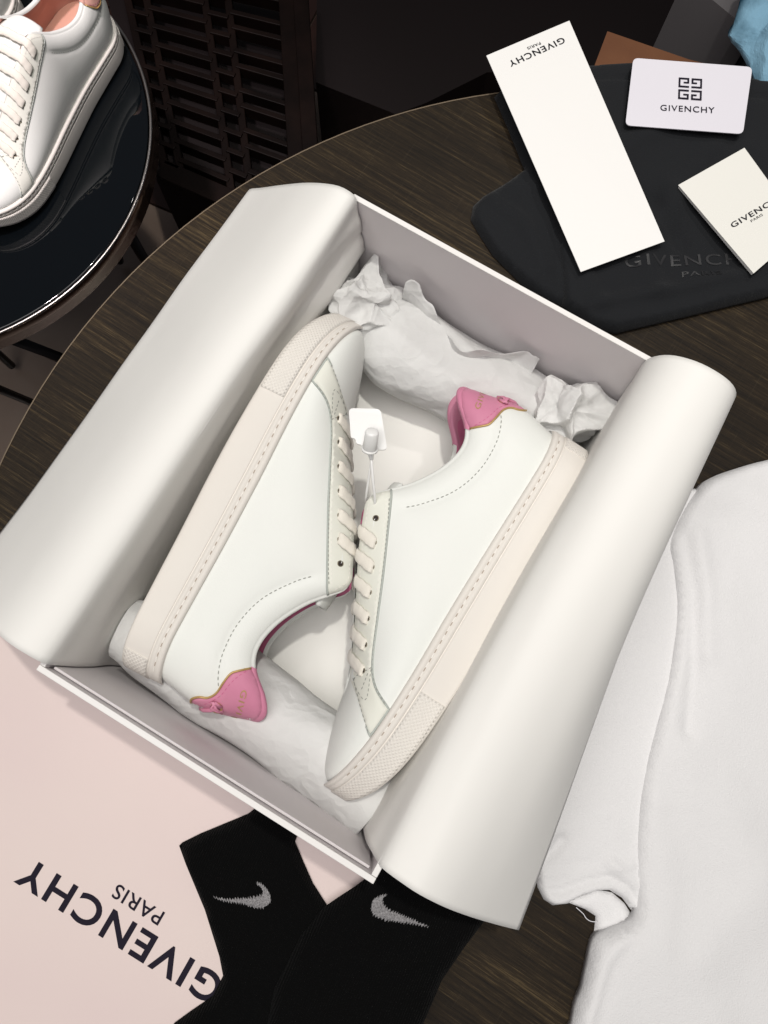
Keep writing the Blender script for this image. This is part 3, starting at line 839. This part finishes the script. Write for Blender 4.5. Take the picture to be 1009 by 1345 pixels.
# ------------------------------------------------------------------ the pair in the box
s1 = make_sneaker()
tag(s1, 'white sneaker lying on its side toe nearest the socks, plastic tag through its top eyelet', 'sneaker', 'white sneakers with pink heel tabs lying in the box')
s2 = copy_tree(s1)
tag(s2, 'white sneaker lying on its side along the left flap, heel on the near tissue roll', 'sneaker', 'white sneakers with pink heel tabs lying in the box')
def place(o, ox, oy, ang, z, tilt=(0, 0)):
    o.rotation_mode = 'XYZ'
    m = Matrix.Translation((ox, oy, z)) @ Matrix.Rotation(math.radians(ang), 4, 'Z') @ Matrix.Rotation(math.radians(tilt[0]), 4, 'Y') @ Matrix.Rotation(math.radians(tilt[1]), 4, 'X')
    o.location = m.to_translation(); o.rotation_euler = m.to_euler()
place(s1, .1450, .0475, -122.62, .0545, (0, -5))
place(s2, -.1490, -.0848, 63.2, .0545, (0, 0))

# security tag
tg = empty('security_tag', (0, 0, 0)); tag(tg, 'white square plastic security tag with a round stud and a thin loop string', 'tag')
PZ = .108
pc = [at(*p, z) for p, z in (((458, 536), .112), ((500, 537), .112), ((509, 591), .106), ((476, 590), .104), ((475, 584), .105), ((468, 583), .105), ((467, 576), .106), ((461, 575), .106))]
def roundpoly(P, r, n=4):
    out = []
    for i in range(len(P)):
        a, b, c = P[i-1], P[i], P[(i+1) % len(P)]
        da = (a-b); dc = (c-b); rr = min(r, da.length*.45, dc.length*.45); pa = b+da.normalized()*rr; pc_ = b+dc.normalized()*rr
        for k in range(n+1):
            t = k/n; out.append(pa*(1-t)**2+b*2*t*(1-t)+pc_*t*t)
    return out
def slab(name, P, n, th, m, parent):
    bm = bmesh.new(); a = [bm.verts.new(p) for p in P]; b = [bm.verts.new(p-n*th) for p in P]; k = len(P)
    bm.faces.new(a); bm.faces.new(b[::-1])
    for i in range(k): bm.faces.new((a[i], b[i], b[(i+1) % k], a[(i+1) % k]))
    return from_bm(name, bm, m, parent)
slab('plate', roundpoly(pc, .003), Vector((0, 0, 1)), .0016, plastic, tg)
c0 = at(486, 588, .1105); c1 = at(489, 566, .1215)
tube('stud', [c0, c0+(c1-c0)*.03, c0+(c1-c0)*.9, c0+(c1-c0)*.97, c1], [.0042, .0045, .0041, .0037, .0028], plastic, tg, seg=24)
tube('stud_base', [c0-(c1-c0)*.10, c0], [.0052, .0050], plastic, tg, seg=24)
k0 = at(487, 594, .106); k1 = at(488, 604, .104)
tube('string', [k0, (k0+k1)/2, k1], [.0014, .0016, .0012], plastic, tg)
hole = at(492, 673, .0775)
tube('string', [Vector(p) for p in catmull([k1, at(490, 630, .099), at(492.5, 655, .090), hole, hole-Vector((.001, 0, .006))], 5)], .00085, plastic, tg)
tube('string', [Vector(p) for p in catmull([k1, at(485, 625, .096), at(481, 652, .084), at(481, 668, .066)], 5)], .00075, plastic, tg)

# ------------------------------------------------------------------ box lid with print
LC = (-.155, -.254)
lid = empty('box_lid', (LC[0], LC[1], 0), BYAW); tag(lid, 'white box lid coloured with pinkish light, lying face up with large black lettering in front of the box', 'box lid')
LZT = .030
box('top_panel', (0, -.0005, LZT-.0012), (.352, .2375, .0024), lid_m, lid, bevel=.0005)
for c_, s_ in (((0, .1175, .0140), (.352, .0022, .0272)), ((0, -.1185, .0140), (.352, .0022, .0272)), ((.1748, 0, .0140), (.0022, .233, .0272)), ((-.1748, 0, .0140), (.0022, .233, .0272))):
    box('side_panel', c_, s_, lid_m, lid)
a_, b_ = at(272, 1296, LZT), at(42, 1151, LZT)
ang = math.atan2(b_.y-a_.y, b_.x-a_.x)
def on_lid(c, z=LZT+.0002):   # world centre -> lid-local planar map
    cc, ss = math.cos(-BYAW), math.sin(-BYAW); dx, dy = c.x-LC[0], c.y-LC[1]
    return planar((cc*dx-ss*dy, ss*dx+cc*dy), ang-BYAW, z)
mid_ = (a_+b_)/2
letters('GIVENCHY', ink, lid, on_lid(mid_), .0178, (a_-b_).length+.017, bold=.022)
p_, s_ = at(204, 1204, LZT), at(158, 1173, LZT)
letters('PARIS', ink, lid, on_lid((p_+s_)/2), .0092, (p_-s_).length+.0085, bold=.010)

# ------------------------------------------------------------------ soft things
def wpoly(px, z): return [(lambda p: (p.x, p.y))(at(x, y, z)) for x, y in px]
def soft(name, px, z0, th, step, m, ridges=(), rnd=.006, zbot=None, nz=.0008, nf=18, seed=0, parent=None, smoothp=None, zref=None, lift=None):
    """soft flat thing: outline px at height zref, rounded rim, ridges=[(px line, width, height)]"""
    zr = z0+th*.5 if zref is None else zref
    pts = px if not smoothp else [tuple(p) for p in catmull(px, smoothp, True)]
    poly = wpoly(pts, zr)
    R_ = [(wpoly(l, z0+th), w_, h_) for l, w_, h_ in ridges]
    def zf(P, d):
        q = np.clip(d/rnd, 0, 1); z = z0+.0004+(th-.0004)*np.sqrt(1-(1-q)**2)
        for l, w_, h_ in R_: z = z+h_*np.exp(-(segdist(P, l)/w_)**2)*np.clip(d/rnd, 0, 1)
        z = z+np.array([noise.noise(Vector((p[0]*nf+seed, p[1]*nf, seed)))*nz+noise.noise(Vector((p[0]*nf*3+seed, p[1]*nf*3, seed)))*nz*.4 for p in P])*q
        if lift: z = z+lift(P)
        return z
    return sheet(name, poly, step, zf, ('to', z0 if zbot is None else zbot), m, parent)
BAG = [(650, 124), (668, 108), (745, 88), (800, 84), (831, 83), (1009, 107), (1100, 124), (1130, 340), (1009, 388), (905, 413), (809, 436), (775, 428), (738, 399), (689, 374), (649, 334), (628, 302), (619, 286), (622, 268), (636, 255), (667, 237), (690, 220), (668, 165)]
bag = soft('dust_bag', BAG, .0012, .0075, .0036, black_cloth, nz=.0026, nf=22, seed=3,
           ridges=[([(713, 249), (727, 285), (733, 330), (738, 396)], .0022, -.0022), ([(722, 249), (735, 285), (741, 330), (746, 396)], .004, .0018), ([(632, 296), (655, 326), (700, 366)], .003, .0028), ([(650, 262), (690, 290), (715, 350)], .007, .0035), ([(668, 250), (700, 246)], .006, .003), ([(790, 210), (840, 180), (900, 150)], .012, .002),
                   ([(760, 100), (831, 100), (1009, 126)], .0018, -.0015), ([(750, 425), (900, 396), (1009, 370)], .002, .0012)])
tag(bag, 'black cloth dust bag lying flat with tonal lettering under the cards', 'dust bag')
def zof(o):
    from mathutils.bvhtree import BVHTree
    t = BVHTree.FromPolygons([v.co[:] for v in o.data.vertices], [p.vertices[:] for p in o.data.polygons])
    def f(x, y):
        h = t.ray_cast(Vector((x, y, 1)), Vector((0, 0, -1)))[0]
        return (h.z if h else 0)+.0006
    return f
BAG2 = [(700, 95), (745, 89), (800, 85), (831, 84), (1009, 108), (1099, 125), (1128, 339), (1009, 387), (905, 412), (811, 434), (777, 426), (741, 398), (736, 340), (729, 287), (712, 240), (690, 180)]
bag2 = soft('front_layer', BAG2, .0050, .0085, .0030, black_cloth, nz=.0030, nf=20, seed=31, parent=bag, rnd=.004, zbot=.002,
     ridges=[([(790, 210), (840, 180), (900, 150)], .010, .004), ([(760, 102), (831, 102), (1009, 128)], .0018, -.0022), ([(775, 400), (900, 377), (1009, 350)], .005, .0035), ([(800, 240), (860, 265), (895, 320)], .007, -.004), ([(880, 250), (850, 330), (860, 380)], .009, .0035), ([(760, 290), (765, 340), (790, 400)], .006, .003), ([(940, 190), (900, 230), (880, 300)], .008, .002), ([(775, 120), (800, 170), (790, 230)], .007, .003)])

letters('GIVENCHY', bag_print, bag, planar(at(908, 342, .012), math.radians(2), 0, zof(bag2)), .0098, .105, bold=.004)
letters('PARIS', bag_print, bag, planar(at(920, 361, .012), math.radians(2), 0, zof(bag2)), .0048, .030, bold=.004)
def carded(name, px, zs, th, m, parent=None, rr=0):
    P = [at(*p, z) for p, z in zip(px, zs)]
    n = (P[1]-P[0]).cross(P[2]-P[1]).normalized()
    if n.z < 0: n = -n
    if rr: P = roundpoly(P, rr, 6)
    return slab(name, P, n, th, m, parent), n
def on_plane(px, zs):
    "maps print (a,b) in metres to the plane of a card; a runs along the first edge"
    P = [at(*p, z) for p, z in zip(px, zs)]
    n = (P[1]-P[0]).cross(P[2]-P[1]).normalized()
    if n.z < 0: n = -n
    def to(x, y):  # pixel -> point on plane
        d = Vector([float(v) for v in RM.T @ np.array([(x-504.5)/1010, (y-672.5)/1010, 1.])]); c = Vector([float(v) for v in CAM])
        return c+d*((P[0]-c).dot(n)/d.dot(n))
    return to, n
def print_on(text, m, parent, to, n, pa, pb, cap, extra, bold=.004, name='lettering'):
    "text runs from pixel pa to pixel pb (centres of first and last letters)"
    A, B_ = to(*pa), to(*pb); e = (B_-A).normalized(); f = n.cross(e); c = (A+B_)/2+n*.0003
    return letters(text, m, parent, lambda a, b: tuple(c+e*a+f*b), cap, (B_-A).length+extra, bold=bold, name=name)
# long white bookmark card
lp = [(639, 73), (748, 27), (873, 317), (763, 357)]; lz = [.0235, .0240, .0222, .0205]
lc = empty('long_card', (0, 0, 0)); tag(lc, 'long blank white card with small upside-down lettering, lying on the black bag', 'card')
_, _n = carded('card_sheet', lp, lz, .0006, white_card, lc)
to, n = on_plane(lp, lz)
print_on('GIVENCHY', ink_grey, lc, to, n, (737, 54.5), (673.5, 83), .0055, .0062, .016)
print_on('PARIS', ink_grey, lc, to, n, (708.5, 57.5), (694.5, 63.5), .0026, .0022, .004)
# plastic card with emblem
cp = [(821.5, 164.5), (832, 76), (988.5, 88), (976, 176)]; cz = [.0205, .0240, .0255, .0215]
pcard = empty('logo_card', (0, 0, 0)); tag(pcard, 'glossy white plastic card with a square black emblem and rounded corners', 'card')
carded('card_sheet', cp, cz, .0008, gloss_card, pcard, rr=.0045)
to, n = on_plane(cp, cz)
print_on('GIVENCHY', ink, pcard, to, n, (872, 141.5), (934, 144.5), .0052, .0055, .006)
# square emblem: four turned hooks
ec = to(906.5, 117); ex = (to(921, 118.5)-to(892, 116.5)).normalized(); ey = n.cross(ex); U = .0186/14
G4 = [(0, 0, 6, 1), (0, 0, 1, 6), (0, 5, 6, 6), (5, 2.4, 6, 6), (3.2, 2.4, 6, 3.3)]
def emblem(name, rects, fx, fy):
    V = []; F = []
    for x0, y0, x1, y1 in rects:
        k = len(V)
        for x, y in ((x0, y0), (x1, y0), (x1, y1), (x0, y1)):
            V.append(tuple(ec+ex*(fx*(7-x)*U)+ey*(fy*(7-y)*U)+n*.0003))
        F.append((k, k+1, k+2, k+3))
    return V, F
hook = [(0, 0, 6.3, 1.1), (0, 1.1, 1.1, 6.3), (1.1, 5.2, 6.3, 6.3), (5.2, 3.0, 6.3, 5.2), (3.0, 3.0, 5.2, 4.1)]
hook = [(0, 0, 6.3, 1.1), (0, 1.1, 1.1, 5.2), (0, 5.2, 6.3, 6.3), (3.0, 2.6, 5.2, 3.6), (5.2, 1.1+.0, 6.3, 3.6)]
V, F = merge([emblem('e', hook, fx, fy) for fx in (1, -1) for fy in (1, -1)])
mesh('emblem', V, F, ink, pcard, smooth=False, recalc=False)
# ivory folded booklet
bp_ = [(891, 243), (978, 194), (1056, 302), (990, 359)]; bzs = [.0228, .0232, .0218, .0212]
bk = empty('booklet', (0, 0, 0)); tag(bk, 'ivory folded booklet with small black lettering at the right edge of the photo', 'booklet')
carded('cover', bp_, bzs, .0006, ivory_card, bk)
carded('pages', [(892, 244.5), (978, 196), (1054, 302), (989, 359.5)], [z-.0010 for z in bzs], .0022, white_card, bk)
to, n = on_plane(bp_, bzs)
print_on('GIVENCHY', ink_grey, bk, to, n, (964, 294.6), (1026, 258), .0044, .0052, .016)
print_on('PARIS', ink_grey, bk, to, n, (987.5, 290), (1000, 282.5), .0021, .0020, .002)

# socks
SK1 = [(234, 1112), (238, 1108), (262, 1096), (325, 1070), (350, 1050), (395, 1085), (387, 1107), (399, 1135), (411, 1162), (429, 1190), (470, 1230), (500, 1345), (480, 1440), (150, 1440), (228, 1346), (250, 1330), (278, 1311), (292, 1284), (287, 1258), (268, 1197), (243, 1137)]
sk1 = soft('sock', SK1, LZT+.0010, .0075, .0036, sock_m, nz=.0012, nf=25, seed=5, rnd=.004, zref=LZT+.004,
           ridges=[([(262, 1130), (300, 1112), (345, 1092)], .003, .0008)])
tag(sk1, 'black knit sock with the grey swoosh whose tail points left, lying on the box lid', 'sock', 'pair of black socks below the box')
SK2 = [(424, 1194), (446, 1179), (466, 1166), (490, 1148), (505, 1135), (560, 1140), (668, 1190), (640, 1208), (611, 1246), (581, 1290), (557, 1346), (520, 1450), (330, 1450), (360, 1300), (395, 1230)]
def sk2lift(P):
    x = P[:, 0]*math.cos(-BYAW)-P[:, 1]*math.sin(-BYAW)
    return -np.clip((x+.012)/.05, 0, 1)*0
sk2 = soft('sock', SK2, LZT+.0090, .0080, .0036, sock_m, nz=.0012, nf=25, seed=8, rnd=.005, zref=LZT+.012)
tag(sk2, 'black knit sock with the grey swoosh whose tail points right, nearer the curled paper', 'sock', 'pair of black socks below the box')
def swoosh(px, parent, zt):
    pts = [tuple(p) for p in catmull(px, 6, True)]
    poly = wpoly(pts, zt)
    # knitted steps along the outline
    P = resample(poly, .0009, True); r = random.Random(3)
    c = np.mean(P, axis=0); out = []
    a = np.array(P[0])
    d = np.array(wpoly([px[0], px[len(px)//2]], zt)); ax = (d[1]-d[0])/np.linalg.norm(d[1]-d[0]); nn = np.array([-ax[1], ax[0]])
    for i, p in enumerate(P):
        out.append(p+nn*(.0009 if i % 2 else -.0009)*r.uniform(.5, 1.2))
    o = sheet('swoosh', out, .0014, lambda Q, dd: np.full(len(Q), zt)+.0003*np.clip(dd/.001, 0, 1), .0012, swoosh_m, parent)
    return o
swoosh([(280, 1178.5), (297, 1181), (318, 1180), (336, 1178), (345, 1174), (343, 1166), (337, 1161), (342, 1160), (350, 1167), (355.5, 1178), (354, 1188), (346, 1193), (334, 1192), (317, 1187), (297, 1184)], sk1, LZT+.0092)
swoosh([(563, 1217.5), (545, 1209.5), (528, 1202), (512, 1195), (504, 1188), (503, 1180), (508, 1175.5), (499, 1177), (490, 1183), (488, 1194), (492, 1203), (504, 1208), (522, 1211), (545, 1214)], sk2, LZT+.0178)

# T-shirt
ts_ = empty('t_shirt', (0, 0, 0)); tag(ts_, 'white cotton t-shirt folded on the table beside the box with its sleeve towards the box', 't-shirt')
BODY = [(918, 640), (935, 627), (965, 616), (1009, 604), (1110, 585), (1320, 720), (1320, 1520), (735, 1520), (752, 1346), (765, 1300), (772, 1268), (781, 1234), (800, 1222), (822, 1214), (834, 1204), (838, 1180), (836, 1140), (840, 1060), (850, 1000), (862, 955), (878, 890), (886, 840), (889, 790), (884, 745), (880, 715), (892, 680)]
soft('body', [tuple(p) for p in catmull(BODY, 4, True)], .0096, .0065, .0036, cotton, parent=ts_, nz=.0016, nf=14, seed=2, rnd=.006, zref=.010, zbot=.001,
     ridges=[([(838, 1212), (815, 1235), (795, 1262), (784, 1300), (772, 1345)], .0035, .003), ([(898, 705), (911, 774), (914, 866), (905, 960)], .005, -.0035), ([(918, 700), (926, 780), (925, 860)], .006, .002), ([(850, 1030), (846, 1120), (850, 1200)], .003, -.0012), ([(930, 640), (980, 650), (1040, 690)], .015, .003), ([(855, 1250), (900, 1300), (930, 1345)], .02, .003), ([(905, 720), (940, 800), (955, 900)], .02, .002), ([(900, 1000), (960, 1080), (1009, 1200)], .02, .003), ([(930, 1250), (1009, 1150)], .018, .003), ([(860, 1060), (880, 1160), (870, 1240)], .010, .0015)])
SLEEVE = [(930, 640), (850, 640), (780, 800), (700, 1000), (712, 1088), (706, 1108), (704, 1128), (706, 1150), (708, 1168), (716, 1184), (728, 1192), (745, 1190), (762, 1180), (784, 1172), (802, 1171), (820, 1182), (832, 1198), (845, 1190), (856, 1120), (875, 960), (905, 850), (905, 720)]
soft('sleeve', SLEEVE, .0008, .0095, .0024, cotton, parent=ts_, nz=.0010, nf=20, seed=6, rnd=.005, zref=.006,
     ridges=[([(714, 1183), (735, 1184), (770, 1172), (795, 1166), (815, 1174), (832, 1192)], .0022, .0020), ([(712, 1172), (735, 1171), (770, 1158), (800, 1152), (822, 1162), (838, 1186)], .0011, -.0016), ([(800, 1130), (815, 1145), (835, 1160)], .004, .002),
             ([(714, 1130), (728, 1118), (738, 1105)], .004, -.004), ([(708, 1150), (745, 1147), (790, 1140)], .006, -.002), ([(712, 1150), (760, 1145), (830, 1135)], .004, .0018)])
_hem = catmull([(708, 1172), (716, 1187), (729, 1193), (746, 1191), (763, 1181), (785, 1172), (803, 1171), (820, 1182), (833, 1200), (838, 1212), (830, 1224), (812, 1236)], 6)
# underside of the sleeve mouth
soft('sleeve_underside', [(745, 1186), (785, 1170), (806, 1174), (822, 1188), (832, 1204), (812, 1222), (790, 1226), (781, 1236), (784, 1205), (770, 1196)], .0006, .0042, .003, cotton, parent=ts_, nz=.001, nf=30, rnd=.003, zref=.004)
tube('thread', [at(x, y, .004) for x, y in catmull([(757, 1192), (766, 1200), (770, 1206), (776, 1210), (785, 1211)], 5)], .00028, cotton_edge, ts_, seg=5)

# blue denim beyond
den = wad('denim_garment', (0, 0, 0), .1, 12, 1, 1, .5, amp=.03, fr=16, sub=6)
den.data.materials.clear(); den.data.materials.append(blue_m)
for v in den.data.vertices: pass
dc = at(1086, 30, -.22); den.location = dc; den.scale = (1.0, 1.15, 1)
tag(den, 'bleached blue denim garment in the top right corner', 'garment')

# ------------------------------------------------------------------ display sneakers on the glass
s3 = make_sneaker(full_laces=True, lining=rose_liner, tab_m=rose_liner)
tag(s3, 'white sneaker standing upright on the black glass table with all laces crossed', 'sneaker', 'white sneakers standing on the glass table')
def stand(o, heel, yaw, z):
    m = Matrix.Translation((heel[0], heel[1], z)) @ Matrix.Rotation(yaw, 4, 'Z') @ Matrix.Rotation(math.radians(-90), 4, 'X')
    o.rotation_mode = 'XYZ'; o.location = m.to_translation(); o.rotation_euler = m.to_euler()
stand(s3, (-.290, .592), math.radians(-116), GZ+.004)
s4 = copy_tree(s3)
tag(s4, 'white sneaker at the top left corner of the photo, only its collar in view', 'sneaker', 'white sneakers standing on the glass table')
stand(s4, (-.400, .632), math.radians(-118), GZ+.004)
